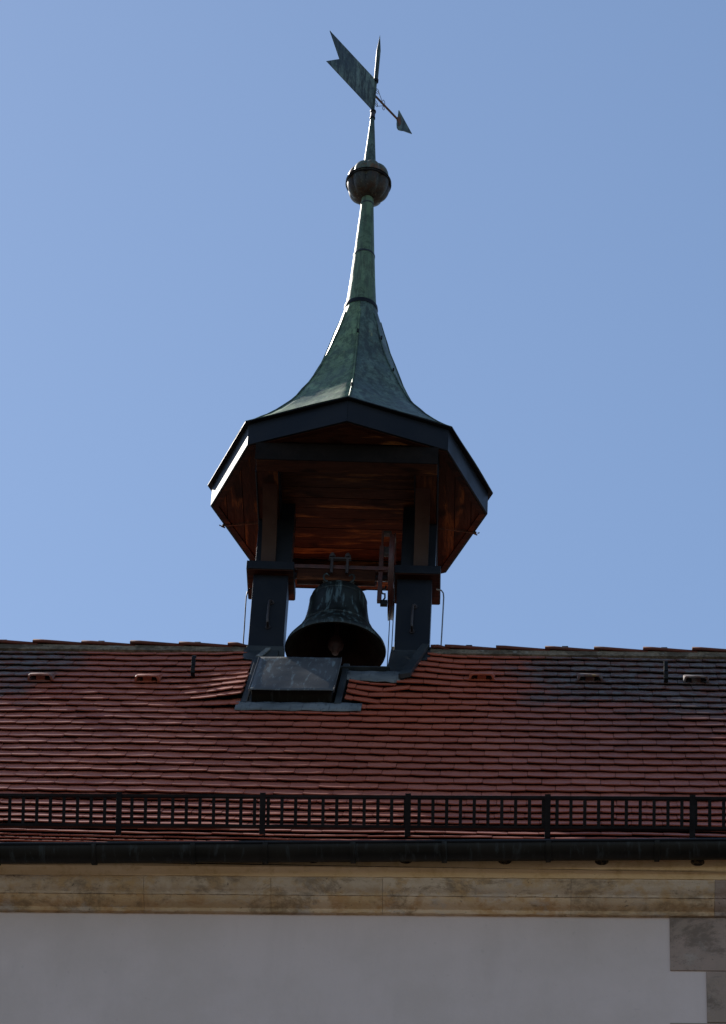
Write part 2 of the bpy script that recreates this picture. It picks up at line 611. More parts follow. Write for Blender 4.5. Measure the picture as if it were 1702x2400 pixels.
# ---- the tiles
def tile_geo(seed):
    rnd = random.Random(seed)
    w = TW / 2 - .0011 - rnd.random() * .0006
    L = .21
    nu = 6
    sag = .017 + rnd.uniform(-.0015, .0015)
    camber = .0006 + rnd.uniform(-.0006, .0008)
    kick = .0022 + rnd.uniform(-.0012, .0016)
    warp = rnd.uniform(-.0016, .0016)
    vs_ = []
    rows = [-L, -.075, -.03, -.008, 0]
    top = []
    for ri, rv in enumerate(rows):
        for k in range(nu + 1):
            u = -1 + 2 * k / nu
            f = 1 + rv / .1 if rv > -.1 else 0
            v = rv - sag * (abs(u) ** 2.2) * max(0, f)
            h = TT / GA * v + .010 + camber * (1 - u * u) + kick * max(0, f) ** 2 + warp * u
            if ri == len(rows) - 1:
                h -= .0016
            vs_.append((u * w, v, h))
    nr = len(rows)
    fs = []
    for ri in range(nr - 1):
        for k in range(nu):
            a = ri * (nu + 1) + k
            fs.append((a, a + 1, a + nu + 2, a + nu + 1))
    nb = len(vs_)
    last = (nr - 1) * (nu + 1)
    for k in range(nu + 1):
        x, v, h = vs_[last + k]
        vs_.append((x, v - .0012, h - .0070))
    for k in range(nu):
        fs.append((last + k, last + k + 1, nb + k + 1, nb + k))
    nc = len(vs_)
    for k in range(nu + 1):
        x, v, h = vs_[last + k]
        vs_.append((x, -.075, .010 - TT / GA * .075 - .0085))
    for k in range(nu):
        fs.append((nb + k, nb + k + 1, nc + k + 1, nc + k))
    # side faces
    for k in (0, nu):
        e0 = len(vs_)
        x, v, h = vs_[k]
        vs_.append((x, v, h - TT))
        fs.append((k, 1 * (nu + 1) + k, nc + k, e0))
        fs.append((1 * (nu + 1) + k, 2 * (nu + 1) + k, 3 * (nu + 1) + k, last + k, nb + k, nc + k))
    return vs_, fs


VARI = [(tile_geo(i), random.Random(100 + i).random()) for i in range(12)]
VM = []
for i, ((tv, tf), tone) in enumerate(VARI):
    me = bpy.data.meshes.new('tile')
    me.from_pydata(tv, [], tf)
    at = me.attributes.new('tone', 'FLOAT', 'FACE')
    at.data.foreach_set('value', [tone] * len(tf))
    bm = bmesh.new()
    bm.from_mesh(me)
    for fc in bm.faces:
        fc.smooth = True
    for e in bm.edges:
        if len(e.link_faces) != 2 or e.calc_face_angle(0) > R_(35):
            e.smooth = False
    bm.to_mesh(me)
    bm.free()
    me.materials.append(TILE)
    VM.append(me)


def bump_h(x, s):
    b = 0.0
    if x < -.45:
        b += .046 * sm(-1.05, -.50, x) ** 1.6 * sm(.35, 1.25, s) * (1 - sm(1.40, 1.48, s))
        b += .010 * sm(-.85, -.60, x) * (1 - sm(.4, .6, s))
    if x > .4:
        b += .022 * (1 - sm(.44, .85, x)) * (1 - sm(.80, 1.15, s))
    if .05 < x < .35:
        b += .022 * (1 - sm(.08, .30, x)) * sm(.8, .95, s) * (1 - sm(1.40, 1.48, s))
    b += .004 * math.sin(x * 1.3 + s * .9 + 1.0) + .0012 * math.sin(x * 5.3 - s * 2.2)
    return b


def allowed(sb):
    """free intervals along x for the row whose lower edge is at sb"""
    if sb < .45:
        return [(XL - .1, -.605), (.585, XR + .1)]
    if sb < .72:
        return [(XL - .1, -.552 - .02 * (sb - .45)), (.468, XR + .1)]
    if sb < .84:
        return [(XL - .1, -.556), (.430, XR + .1)]
    if sb < 1.40:
        return [(XL - .1, -.545), (.108, XR + .1)]
    if sb < 1.50:
        return [(XL - .1, -.545), (.205, XR + .1)]
    return [(XL - .1, XR + .1)]


PH = -1.555            # x of a joint in the first row
NROW = 36
rnd = random.Random(5)
placed = []
for k in range(NROW):
    sb = .252 + GA * k
    off = PH + (TW / 2 if k % 2 else 0)
    wob = rnd.uniform(-.006, .006)
    for (a, b) in allowed(sb):
        j0 = math.floor((a - off) / TW)
        j1 = math.ceil((b - off) / TW)
        for j in range(j0, j1):
            x0, x1 = max(a, off + j * TW + wob), min(b, off + (j + 1) * TW + wob)
            if x1 - x0 < .035:
                continue
            xc = (x0 + x1) / 2
            sx = (x1 - x0) / TW
            s = sb + rnd.uniform(-.0022, .0022)
            th = roof(s - .06)[2]
            org = rp(xc, s)
            N = Vector((0, -math.sin(th), math.cos(th)))
            V = Vector((0, -math.cos(th), -math.sin(th)))
            X = Vector((1, 0, 0))
            bh = bump_h(xc, s)
            g1 = (bump_h(xc + .02, s) - bump_h(xc - .02, s)) / .04
            gs = (bump_h(xc, s + .02) - bump_h(xc, s - .02)) / .04
            gs = 0
            rot = Matrix((X, V, N)).transposed()
            lx = rnd.gauss(0, .0045)
            ly = math.atan(g1) + rnd.gauss(0, .0038)
            lz = rnd.gauss(0, .0035)
            rot = rot @ Matrix.Rotation(lz, 3, 'Z') @ Matrix.Rotation(-ly, 3, 'Y') @ Matrix.Rotation(gs + lx, 3, 'X')
            mw = rot.to_4x4()
            mw.translation = org + N * (bh + rnd.uniform(-.001, .001))
            mw = mw @ Matrix.Diagonal((sx, 1, 1, 1))
            vi = rnd.randrange(len(VARI))
            placed.append((k, xc, mw, vi))
indiv = [q for q in placed if 12 <= q[0] <= 22 and -2.42 + .012 * (22 - q[0]) * -1 < q[1] < 2.60]
indiv.sort(key=lambda q: (abs(q[0] - 17.2), abs(q[1])))
indiv = indiv[:300]
ids = set(id(q) for q in indiv)
for q in indiv:
    o = bpy.data.objects.new('tile', VM[q[3]])
    COL.objects.link(o)
    o.parent = roof_o
    o.matrix_world = q[2]
rest = MB()
for q in placed:
    if id(q) in ids:
        continue
    (tv, tf), tone = VARI[q[3]]
    tone = rnd.random()
    rest.add([q[2] @ Vector(p) for p in tv], tf, tone)
me = bpy.data.meshes.new('tile_field')
me.from_pydata(rest.v, [], rest.f)
at = me.attributes.new('tone', 'FLOAT', 'FACE')
at.data.foreach_set('value', rest.a)
bm = bmesh.new()
bm.from_mesh(me)
for fc in bm.faces:
    fc.smooth = True
for e in bm.edges:
    if len(e.link_faces) != 2 or e.calc_face_angle(0) > R_(35):
        e.smooth = False
bm.to_mesh(me)
bm.free()
me.materials.append(TILE)
tf_o = bpy.data.objects.new('tile_field', me)
COL.objects.link(tf_o)
tf_o.parent = roof_o
tf_o['kind'] = 'stuff'

# ---- ridge
ZT = 15.043


def ridge_run(x0, x1, steps):
    edges = [x0] + [q for q in steps if x0 + .02 < q < x1 - .02] + [x1]
    for i in range(len(edges) - 1):
        a, b = edges[i], edges[i + 1]
        m = MB()
        n = 14
        v = []
        dz = rnd.uniform(-.004, .004)
        secs = [(a - .012, .124), (a + .05, .123), (b + .02, .108)]
        if i == 0:
            secs[0] = (a, .122)
        if i == len(edges) - 2:
            secs[-1] = (b, .108)
        for (x, r) in secs:
            for k in range(n + 1):
                t = R_(-60 + 120 * k / n)
                for rr in (r,):
                    v.append((x, YR + rr * math.sin(t), ZT - .11 + rr * math.cos(t) + dz + (r - .108) * .4))
        ns = n + 1
        f = [(q * ns + k, q * ns + k + 1, (q + 1) * ns + k + 1, (q + 1) * ns + k) for q in range(2) for k in range(n)]
        m.add(v, f)
        o = m.build('ridge_tile', RIDGE, roof_o, smooth=True)
        md = o.modifiers.new('thick', 'SOLIDIFY')
        md.thickness = .015
        md.offset = -1


def mortar_run(x0, x1):
    m = MB()
    n = int((x1 - x0) / .03) + 2
    rr = random.Random(int(x0 * 100) + 900)
    v = []
    for i in range(n + 1):
        x = x0 + (x1 - x0) * i / n
        a = rr.uniform(-.004, .004)
        b = rr.uniform(-.007, .007)
        p3 = rp(x, .178 + b, .014)
        prof = [Vector((x, YR + .05, ZT - .03)), Vector((x, YR - .082, ZT - .046)), Vector((x, YR - .100 + a, ZT - .078 + a)), p3, rp(x, .17, -.05)]
        back = [Vector((x, 2 * YR - q.y, q.z)) for q in reversed(prof)]
        v += prof + back
    s = 10
    f = [(i * s + k, i * s + k + 1, (i + 1) * s + k + 1, (i + 1) * s + k) for i in range(n) for k in range(s - 1)]
    f += [tuple(range(s)), tuple(n * s + k for k in reversed(range(s)))]
    m.add(v, f).build('ridge_mortar', MORTAR, roof_o, smooth=True, auto=50)


LS = [-.735 - .3265 * i for i in range(0, 18)]
RS = [.707] + [1.046 + .3235 * i for i in range(0, 6)]
ridge_run(XL - .1, -.612, sorted(LS))
ridge_run(.602, XR + .1, RS)
mortar_run(XL - .1, -.612)
mortar_run(.602, XR + .1)
for x in (-3.55, -2.91, -2.26, -1.603, -.957, .854, 1.49, 2.145):
    m = MB()
    m.box(x - .021, x + .021, YR - .035, YR + .02, ZT + .004, ZT + .022, .003)
    m.box(x - .017, x + .017, YR - .03, YR + .015, ZT - .004, ZT + .006)
    m.tube([(x - .024, YR - .01, ZT + .024), (x + .024, YR - .01, ZT + .024)], .0045, 8)
    m.build('ridge_clip', BLACK, roof_o)

# ---- vent tiles (little hooded tiles)
for (x, sv) in ((-1.882, .912), (-1.19, .912), (.957, .78), (1.652, .78), (2.33, .78)):
    hood = MB()
    w, t0 = .083, .062
    # hood shell : roof-like cap open at its lower end
    sec = [(-w, 0), (-w + .008, .030), (-w + .016, .038), (0, .040), (w - .016, .038), (w - .008, .030), (w, 0)]
    up_ = [(u, h * .15) for u, h in sec]
    inn = [(u * .86, max(0, h - .009)) for u, h in sec]
    A = [rp(x + u, sv - .17, h + .008) for u, h in up_]
    B = [rp(x + u, sv - .03, h + .010) for u, h in sec]
    Bc = [rp(x + u * 1.0, sv - .008, h + .010) for u, h in sec]
    Cc = [rp(x + u, sv - .008, h + .010) for u, h in inn]
    Dc = [rp(x + u, sv - .15, h * .2 + .006) for u, h in inn]
    n = len(sec)
    v = A + B + Bc + Cc + Dc
    f = [(r * n + k, r * n + k + 1, (r + 1) * n + k + 1, (r + 1) * n + k) for r in range(4) for k in range(n - 1)]
    hood.add(v, f, rnd.random())
    vo = hood.build('vent_tile', TILE, roof_o, smooth=True, tone=True, auto=30)
    web = MB()
    web.add([rp(x - .028, sv - .03, .0), rp(x + .028, sv - .03, .0), rp(x + .028, sv - .03, .045), rp(x - .028, sv - .03, .030)], [(0, 1, 2, 3)], .2)
    wv = MB().prism([rp(x - .028, sv - .03, .0), rp(x + .028, sv - .03, .0), rp(x + .028, sv - .03, .033), rp(x - .028, sv - .03, .033)], (0, .03, .02))
    wv.a = [.3] * len(wv.f)
    wv.build('vent_web', TILE, roof_o, tone=True)

# ---- walls, cornice
YW, ZW = -2.88, 11.158
wall = MB()
zt = ZW + .33
wall.add([skew((XL, YW, 0)), skew((XR, YW, 0)), skew((XR, YW, zt)), skew((XL, YW, zt)),
          (XL, 2.96, 0), (XR, 2.96, 0), (XR, 2.96, zt), (XL, 2.96, zt), (XL, YR, 14.9), (XR, YR, 14.9)],
         [(0, 1, 2, 3), (5, 4, 7, 6), (1, 5, 6, 9, 2), (4, 0, 3, 8, 7)])
wall_o = wall.build('wall', WALL, bld)
z1 = ZW + .003
long_ = True
first = True
while z1 > .1:
    hgt = .325 if first else rnd.uniform(.28, .36)
    x0 = (2.052 if first else rnd.uniform(2.02, 2.07)) if long_ else rnd.uniform(2.235, 2.25)
    m = MB()
    m.box(x0, XR + .008, YW - .008, YW + .22, z1 - hgt, z1 - .004, .004)
    m.xf(skew)
    m.build('quoin_stone', STONE2, wall_o)
    z1 -= hgt
    long_ = not long_
    first = False


def extr(prof, x0, x1, mat, name, parent, n=1, smooth=True, jag=0.0):
    """prof: list of (out, up) closed towards the wall"""
    m = MB()
    v = []
    k = len(prof)
    rr = random.Random(int(x0 * 1000) % 9973)
    for i in range(n + 1):
        x = x0 + (x1 - x0) * i / n
        for (o_, u_) in prof:
            j = jag if o_ > -.02 else 0
            v.append(skew((x, YW - o_ + rr.uniform(-j, j), ZW + u_ + rr.uniform(-j, j))))
    f = [(i * k + q, i * k + (q + 1) % k, (i + 1) * k + (q + 1) % k, (i + 1) * k + q) for i in range(n) for q in range(k)]
    f += [tuple(range(k)), tuple(n * k + q for q in reversed(range(k)))]
    return m.add(v, f).build(name, mat, parent, smooth=smooth, auto=40)


corn = extr([(-.03, .135), (.165, .135), (.172, .150), (.182, .160), (.205, .166), (.208, .172), (.208, .262), (-.03, .275)],
            XL, XR + .2, PLASTER, 'cornice', bld, n=120, jag=.0012)
JO = [XL, -4.4, -3.2, -2.1, -.72, -.045, .545, 1.535, 2.285, XR + .17]
for i in range(len(JO) - 1):
    a, b = JO[i] + .0009, JO[i + 1] - .0009
    last = i == len(JO) - 2
    extr([(-.03, .066), (.092, .066), (.098, .076), (.112, .082), (.128, .090), (.142, .104), (.150, .118), (.158, .124), (.160, .134), (-.03, .134)],
         a, b, STONE2 if last else STONE, 'cornice_block', corn, n=40, jag=.0014)
    extr([(-.03, 0), (.022, 0), (.026, .004), (.026, .022), (.036, .028), (.056, .034), (.072, .044), (.082, .056), (.086, .065), (-.03, .065)],
         a, b, STONE2 if last else OCHRE, 'cornice_moulding', corn, n=40, jag=.0014)
# mortar in the joints
extr([(-.03, .004), (.016, .004), (.018, .026), (.045, .040), (.066, .056), (.070, .066), (.085, .070), (.118, .096), (.138, .122), (.148, .132), (-.03, .132)], XL, XR + .15, m_two('joint_mortar', (.20, .15, .10), (.26, .21, .15), rough=.95), 'cornice_bed', corn, n=4)
for x in (-4.1, -3.5, -2.9, -2.35, -1.80, -1.222, -.681, -.224, .178, .667, 1.187, 1.694, 2.194):
    m = MB()
    c = skew((x, YW - .208, ZW + .213))
    n = 20
    ring = [(c.x + .036 * math.cos(2 * math.pi * k / n), c.y - .004, c.z + .024 * math.sin(2 * math.pi * k / n)) for k in range(n)]
    m.prism(ring, (0, .02, 0))
    vo = m.build('cornice_vent', GRILLE, corn)

# ---- gutter
GY, GZ, GR = -3.168, 11.377, .066


def gpt(x, ang, r):
    return skew((x, GY + r * math.cos(ang), GZ + .0155 * x + r * math.sin(ang)))


m = MB()
xs = [XL - .15 + (XR + .3 - XL + .0) * i / 24 for i in range(25)]
na = 20
v = []
for x in xs:
    for k in range(na + 1):
        v.append(gpt(x, math.pi + math.pi * k / na, GR))
    for k in range(na + 1):
        v.append(gpt(x, 2 * math.pi - math.pi * k / na, GR - .003))
ns = 2 * (na + 1)
f = [(i * ns + k, i * ns + (k + 1) % ns, (i + 1) * ns + (k + 1) % ns, (i + 1) * ns + k) for i in range(24) for k in range(ns)]
f += [tuple(range(ns)), tuple(24 * ns + k for k in reversed(range(ns)))]
m.add(v, f)
gut = m.build('gutter', GUTTER, bld, smooth=True, auto=60)
MB().tube([gpt(x, math.pi, GR + .003) + Vector((0, 0, .003)) for x in xs], .0075, 10).build('gutter_bead', SHEET, gut, smooth=True)
for x in (-5.2, -4.3, -3.4, -2.75, -2.1, -1.489, -.974, -.45, -.068, .393, .871, 1.415, 1.98, 2.5):
    m = MB()
    rng = [math.pi * .97 + (math.pi * 1.03) * k / 18 for k in range(19)]
    prof = []
    for (dx, r) in ((-.014, GR - .001), (-.013, GR + .009), (.013, GR + .009), (.014, GR - .001)):
        prof.append((dx, r))
    v = []
    for a in rng:
        for dx, r in prof:
            v.append(gpt(x + dx, a, r))
    f = [(i * 4 + k, i * 4 + (k + 1) % 4, (i + 1) * 4 + (k + 1) % 4, (i + 1) * 4 + k) for i in range(18) for k in range(4)]
    f += [(3, 2, 1, 0), tuple(18 * 4 + k for k in range(4))]
    m.add(v, f)
    m.build('gutter_bracket', GUTTER, gut, smooth=True)

# ------------------------------------------------------------------ snow guard
sg = thing('snow_guard', 'black metal lattice snow guard running along the roof above the gutter', 'snow guard', tuple(rp(0, 4.2)))


def gd(x, t, z):
    """guard frame: t across (front -), z up from the post foot"""
    b = rp(0, 4.08, .02)
    return Vector((x, b.y + t - .012 * x - .62 * z, b.z + z + .0035 * x))


def sgbox(x0, x1, t0, t1, z0, z1):
    v = [gd(x, t, z) - sg.location for z in (z0, z1) for t in (t0, t1) for x in (x0, x1)]
    return MB().add(v, [(0, 2, 3, 1), (4, 5, 7, 6), (0, 1, 5, 4), (2, 6, 7, 3), (0, 4, 6, 2), (1, 3, 7, 5)])


GX0, GX1 = -4.2, XR
sgbox(GX0, GX1, -.004, .012, .158, .172).build('rail', BLACK, sg, bevel=.002)
sgbox(GX0, GX1, -.004, .016, .020, .033).build('rail', BLACK, sg, bevel=.002)
PX = [-.958, -.162, .639, 1.405, 2.194]
PX = [PX[0] - .86 * i for i in range(3, 0, -1)] + PX
for x in PX:
    m = sgbox(x - .016, x + .016, -.010, -.004, -.022, .178)
    m.v += sgbox(x - .016, x + .016, -.004, .055, -.024, .0).v
    n = 8
    m.f += [tuple(i + 8 for i in q) for q in m.f[:6]]
    m.a += m.a
    m.build('post', BLACK, sg, bevel=.0015)
x = -1.62
GP = .0756
nb = int((GX1 - GX0 - .03) / GP)
for i in range(nb):
    x = -1.5676 - 34 * GP + i * GP
    sgbox(x - .009, x + .009, .001, .005, .026, .166).build('bar', BLACK, sg)

# ------------------------------------------------------------------ roof hatch
hx0, hx1, hs0, hs1, hh = -.478, .030, .600, 1.325, .092
ht = thing('roof_hatch', 'low sheet metal roof hatch with streaked grey lid in front of the bell', 'roof hatch', tuple(rp(-.22, 1.33)))


def hb(name, mat, pts, bevel=0.0, parent=None):
    """box between x0,x1,s0,s1,h0,h1 on the slope"""
    x0, x1, s0, s1, h0, h1 = pts
    v = [rp(x, s, h) - ht.location for h in (h0, h1) for s in (s0, s1) for x in (x0, x1)]
    o = MB().add(v, [(0, 2, 3, 1), (4, 5, 7, 6), (0, 1, 5, 4), (2, 6, 7, 3), (0, 4, 6, 2), (1, 3, 7, 5)]).build(name, mat, parent or ht, bevel=bevel)
    return o


hb('frame', GUTTER, (hx0, hx1, hs0 + .01, hs1 - .012, -.05, hh - .012), .003)
# lid: thin sheet with down-turned rim, slightly dished
m = MB()
nx, nsx = 14, 18
v, f = [], []
for i in range(nsx + 1):
    for k in range(nx + 1):
        u, w = k / nx, i / nsx
        x = hx0 - .014 + (hx1 - hx0 + .028) * u
        s = hs0 - .01 + (hs1 - hs0 + .022) * w
        h = hh + .002 * math.sin(u * 5 + w * 3) * math.sin(math.pi * u) + .002 * math.sin(math.pi * u) * math.sin(math.pi * w)
        v.append(rp(x, s, h) - ht.location)
for i in range(nsx):
    for k in range(nx):
        a = i * (nx + 1) + k
        f.append((a, a + 1, a + nx + 2, a + nx + 1))
m.add(v, f)
lo = m.build('lid', LID, ht, smooth=True)
md = lo.modifiers.new('t', 'SOLIDIFY')
md.thickness = .004
md.offset = 0
for (a, b, c, d) in ((hx0 - .016, hx0 - .012, hs0 - .01, hs1 + .012), (hx1 + .012, hx1 + .016, hs0 - .01, hs1 + .012)):
    hb('lid_rim', STEEL if a < -.4 else LID, (a, b, c, d, hh - .014, hh + .006), .0012)
hb('side_flashing', SHEET2, (-.540, -.500, .235, 1.40, -.02, .030), .004)
hb('side_flashing', SHEET2, (.050, .092, .50, 1.40, -.02, .030), .004)
hb('side_flashing', SHEET2, (-.500, -.478, .235, 1.375, -.02, .012), .002)
# apron under the hatch, dressed over the tiles with a wavy edge
m = MB()
nx = 40
v, f = [], []
for i in range(4):
    for k in range(nx + 1):
        u = k / nx
        x = -.565 + (.225 + .565) * u
        s = 1.385 + .046 * i + (.006 * math.sin(u * 19) + rnd.uniform(-.002, .002) if i == 3 else 0)
        h = (.012, .010, .007, .002)[i] + .002 * math.sin(u * 31 + i)
        v.append(rp(x, s, h + .014) - ht.location)
for i in range(3):
    for k in range(nx):
        a = i * (nx + 1) + k
        f.append((a, a + 1, a + nx + 2, a + nx + 1))
o = m.add(v, f).build('apron_flashing', LEAD, ht, smooth=True)
md = o.modifiers.new('t', 'SOLIDIFY')
md.thickness = .004

hb('slot_curb', SHEET2, (SL0, SL1, .595, .618, -.09, .042), .002)

# ------------------------------------------------------------------ roof hooks
for (x, s, lab) in ((-.905, .785, 'flat dark steel roof hook on the slope left of the turret'),
                    (2.137, .785, 'flat dark steel roof hook on the lichened slope far right')):
    b = rp(x, s, .012)
    hk = thing('roof_hook', lab, 'roof hook', tuple(b), 0, 'roof hooks')

    def bar(path, w, t, name):
        m = MB()
        pts = [Vector(q) for q in path]
        v = []
        for i, q in enumerate(pts):
            d = (pts[min(i + 1, len(pts) - 1)] - pts[max(0, i - 1)]).normalized()
            nn = Vector((1, 0, 0)).cross(d).normalized()
            v += [q + Vector((-w, 0, 0)) - nn * t, q + Vector((w, 0, 0)) - nn * t, q + Vector((w, 0, 0)) + nn * t, q + Vector((-w, 0, 0)) + nn * t]
        f = [(i * 4 + k, i * 4 + (k + 1) % 4, (i + 1) * 4 + (k + 1) % 4, (i + 1) * 4 + k) for i in range(len(pts) - 1) for k in range(4)]
        f += [(3, 2, 1, 0), tuple((len(pts) - 1) * 4 + k for k in range(4))]
        return m.add(v, f).build(name, BLACK, hk, bevel=.001)
    bar([(0, .03, .028), (0, .012, .008), (0, -.012, -.002), (0, -.032, .008), (0, -.040, .035), (0, -.040, .10)], .0135, .003, 'shank')
    bar([(0, -.044, .06), (0, -.044, .115), (0, -.040, .135), (0, -.026, .146), (0, -.012, .140)], .0125, .0032, 'hook_tip')

# ------------------------------------------------------------------ bell turret
ZS = 16.2
PHI = R_(1.78)
tu = thing('bell_turret', 'open timber bell turret with flared green copper roof straddling the ridge', 'bell turret', (0, 0, 14.6), PHI)


def T(mb):
    """turret-local: subtract the root height"""
    return mb.xf(lambda q: q - Vector((0, 0, 14.6)))


def tb(name, mat, x0, x1, y0, y1, z0, z1, bev=.004, parent=None):
    return T(MB().box(x0, x1, y0, y1, z0, z1, bev)).build(name, mat, parent or tu)


for sgn in (-1, 1):
    xa, xb = sorted((sgn * .378, sgn * .612))
    if sgn > 0:
        xa, xb = .358, .592
    pier = tb('pier', SHEET, xa, xb, -.062, .165, 14.965, 15.60, .004)
    tb('pier_skirt', SHEET2, xa - .006, xb + .006, -.070, .173, 14.30, 14.972, .004, pier)
    # handle: bent rod with two mounts
    hxx = (xa + xb) / 2 + (.006 if sgn < 0 else -.004)
    z0, z1 = 15.130, 15.335
    m = MB()
    m.tube([(hxx + .012, -.058, z1), (hxx + .010, -.085, z1 + .002), (hxx + .002, -.098, z1 - .01), (hxx - .001, -.108, z1 - .05),
            (hxx - .002, -.122, z0 + .025), (hxx, -.118, z0 + .006), (hxx, -.095, z0), (hxx, -.058, z0)], .0085, 10)
    T(m).build('handle', IRONG, pier, smooth=True)
    for (cx, cz) in ((hxx + .012, z1), (hxx, z0)):
        m = MB()
        m.tube([(cx, -.060, cz), (cx, -.070, cz)], [.019, .017], 16)
        m.tube([(cx, -.070, cz), (cx, -.082, cz)], .010, 6)
        T(m).build('handle_mount', IRONG, pier)
    # capping: metal top and front band, timber box below
    ca, cb = (-.660, -.338) if sgn < 0 else (.335, .648)
    tb('cap', SHEET, ca, cb, -.124, .222, 15.574, 15.640, .004)
    capw = tb('cap_board', WOOD_D, ca + .006, cb - .006, -.118, .216, 15.566, 15.578, .002)
    # post between cap and ceiling
    pa, pb = (-.607, -.366) if sgn < 0 else (.376, .610)
    tb('post', SHEET, pa, pb, -.052, .150, 15.638, 16.196, .004)
    # knee braces front and back: curved boards, the concave side down
    ba, bb2 = (-.570, -.472) if sgn < 0 else (.462, .560)
    for fb in (-1, 1):
        y0, yt = (-.075, -.520) if fb < 0 else (.170, .62)
        nn = 14
        outer, inner = [], []
        for k in range(nn + 1):
            t = k / nn
            cy = y0 + (yt - y0) * (1 - math.cos(t * math.pi / 2)) * .92 + (yt - y0) * .08 * t
            cz = 15.64 + (16.062 - 15.64) * math.sin(t * math.pi / 2)
            outer.append((cy, cz))
        wdt = .075
        v = []
        for k, (cy, cz) in enumerate(outer):
            t = k / nn
            dy = -fb * wdt * math.cos(t * math.pi / 2) * 1.0
            dz = wdt * math.sin(t * math.pi / 2) * .6
            v += [(ba, cy, cz), (bb2, cy, cz), (bb2, cy + dy, min(16.062, cz + dz)), (ba, cy + dy, min(16.062, cz + dz))]
        f = [(i * 4 + k, i * 4 + (k + 1) % 4, (i + 1) * 4 + (k + 1) % 4, (i + 1) * 4 + k) for i in range(nn) for k in range(4)]
        f += [(3, 2, 1, 0), tuple(nn * 4 + k for k in range(4))]
        T(MB().add(v, f)).build('brace', BRACE, tu, smooth=True)

# frame under the ceiling
ZL = 16.052
for (name, y0, y1) in (('lintel', -.700, -.572), ('lintel', .572, .700)):
    lt = T(MB().prism([(-.606, y0, ZL), (.606, y0, ZL), (.606 - (.0 if y0 < 0 else 0), y1, ZL), (-.606, y1, ZL)], (0, 0, .145))).build(name, WOOD_X, tu, bevel=.003)
    yy = y0 if y0 < 0 else y1
    fy0, fy1 = (yy - .008, yy - .0005) if y0 < 0 else (yy + .0005, yy + .008)
    tb('lintel_sheet', DARKW, -.612, .612, fy0, fy1, ZL - .004, 16.19, .001, lt)
for sgn in (-1, 1):
    xa, xb = sorted((sgn * .462, sgn * .604))
    bo = tb('side_beam', WOOD_Y, xa, xb, -.569, .569, ZL + .0015, 16.194, .003)
    xo = sgn * .604
    xa, xb = sorted((xo + sgn * .001, xo + sgn * .010))
    tb('beam_sheet', SHEET, xa, xb, -.569, .569, ZL - .006, 16.19, .001, bo)
    xi = sgn * .462
    xa, xb = sorted((xi - sgn * .001, xi - sgn * .008))
    tb('beam_sheet', SHEET, xa, xb, -.569, .569, ZL - .004, 16.19, .001, bo)

# ceiling planks, clipped to the octagon
RO = .935
OCT = [(-RO * math.sin(k * math.pi / 4), -RO * math.cos(k * math.pi / 4)) for k in range(8)]


def clip(poly, oct_):
    out = poly
    for k in range(8):
        a, b = oct_[k], oct_[(k + 1) % 8]
        ex, ey = b[0] - a[0], b[1] - a[1]
        sgn_ = -1 if (ex * (0 - a[1]) - ey * (0 - a[0])) < 0 else 1
        new = []
        for i in range(len(out)):
            p, q = out[i], out[(i + 1) % len(out)]
            dp = sgn_ * (ex * (p[1] - a[1]) - ey * (p[0] - a[0]))
            dq = sgn_ * (ex * (q[1] - a[1]) - ey * (q[0] - a[0]))
            if dp >= 0:
                new.append(p)
            if dp * dq < 0:
                t = dp / (dp - dq)
                new.append((p[0] + (q[0] - p[0]) * t, p[1] + (q[1] - p[1]) * t))
        out = new
        if len(out) < 3:
            return []
    return out


sof = T(MB().prism([(x * .99, y * .99, ZS + .022) for x, y in OCT], (0, 0, .02))).build('soffit', WOOD_D, tu)


def plank(x0, x1, y0, y1, mat):
    poly = clip([(x0, y0), (x1, y0), (x1, y1), (x0, y1)], OCT)
    if len(poly) < 3:
        return
    dz = rnd.uniform(-.0015, .0015)
    T(MB().prism([(x, y, ZS + dz) for x, y in poly], (0, 0, .021))).build('plank', mat, sof, bevel=.0022)


gap = .002
y = -.568
while y < .566:
    plank(-.460, .460, y + gap, min(.566, y + .1115) - gap, WOOD_X)
    y += .1115
for (a, b) in ((-.95, -.83), (-.83, -.705), (.705, .83), (.83, .95)):
    plank(-.7, .7, a + gap, b - gap, WOOD_X)
for sgn in (-1, 1):
    for (a, b) in ((.612, .725), (.725, .838), (.838, .95)):
        xa, xb = sorted((sgn * a, sgn * b))
        plank(xa + gap, xb - gap, -.72, .72, WOOD_Y)


def octp(r, z, k):
    return Vector((-r * math.sin(k * math.pi / 4), -r * math.cos(k * math.pi / 4), z))


# fascia boards, rim boards and drip
for k in range(8):
    A, B, A2, B2 = octp(.952, ZS - .004, k), octp(.952, ZS - .004, k + 1), octp(.936, ZS - .004, k), octp(.936, ZS - .004, k + 1)
    e = (B - A).normalized() * .0006
    fa = T(MB().prism([A + e, B - e, B2 - e, A2 + e], (0, 0, .178))).build('fascia', SHEET, tu, bevel=.0015)
    A, B, A2, B2 = octp(.933, ZS - .0005, k), octp(.933, ZS - .0005, k + 1), octp(.895, ZS - .0005, k), octp(.895, ZS - .0005, k + 1)
    T(MB().prism([A, B, B2, A2], (0, 0, -.009))).build('rim_board', WOOD_D, tu)
    A, B, A2, B2 = octp(.985, ZS + .175, k), octp(.985, ZS + .175, k + 1), octp(.93, ZS + .177, k), octp(.93, ZS + .177, k + 1)
    T(MB().prism([A, B, B2, A2], (0, 0, .008))).build('drip_edge', BLACK, tu)

# copper roof
PROF = [(.985, .186), (.955, .200), (.90, .252), (.85, .302), (.80, .356), (.72, .450), (.66, .526), (.60, .606), (.55, .680), (.50, .770),
        (.45, .865), (.40, .968), (.365, 1.045), (.331, 1.125), (.295, 1.22), (.258, 1.325), (.225, 1.43), (.20, 1.52), (.175, 1.61), (.145, 1.72), (.124, 1.80), (.117, 1.835)]


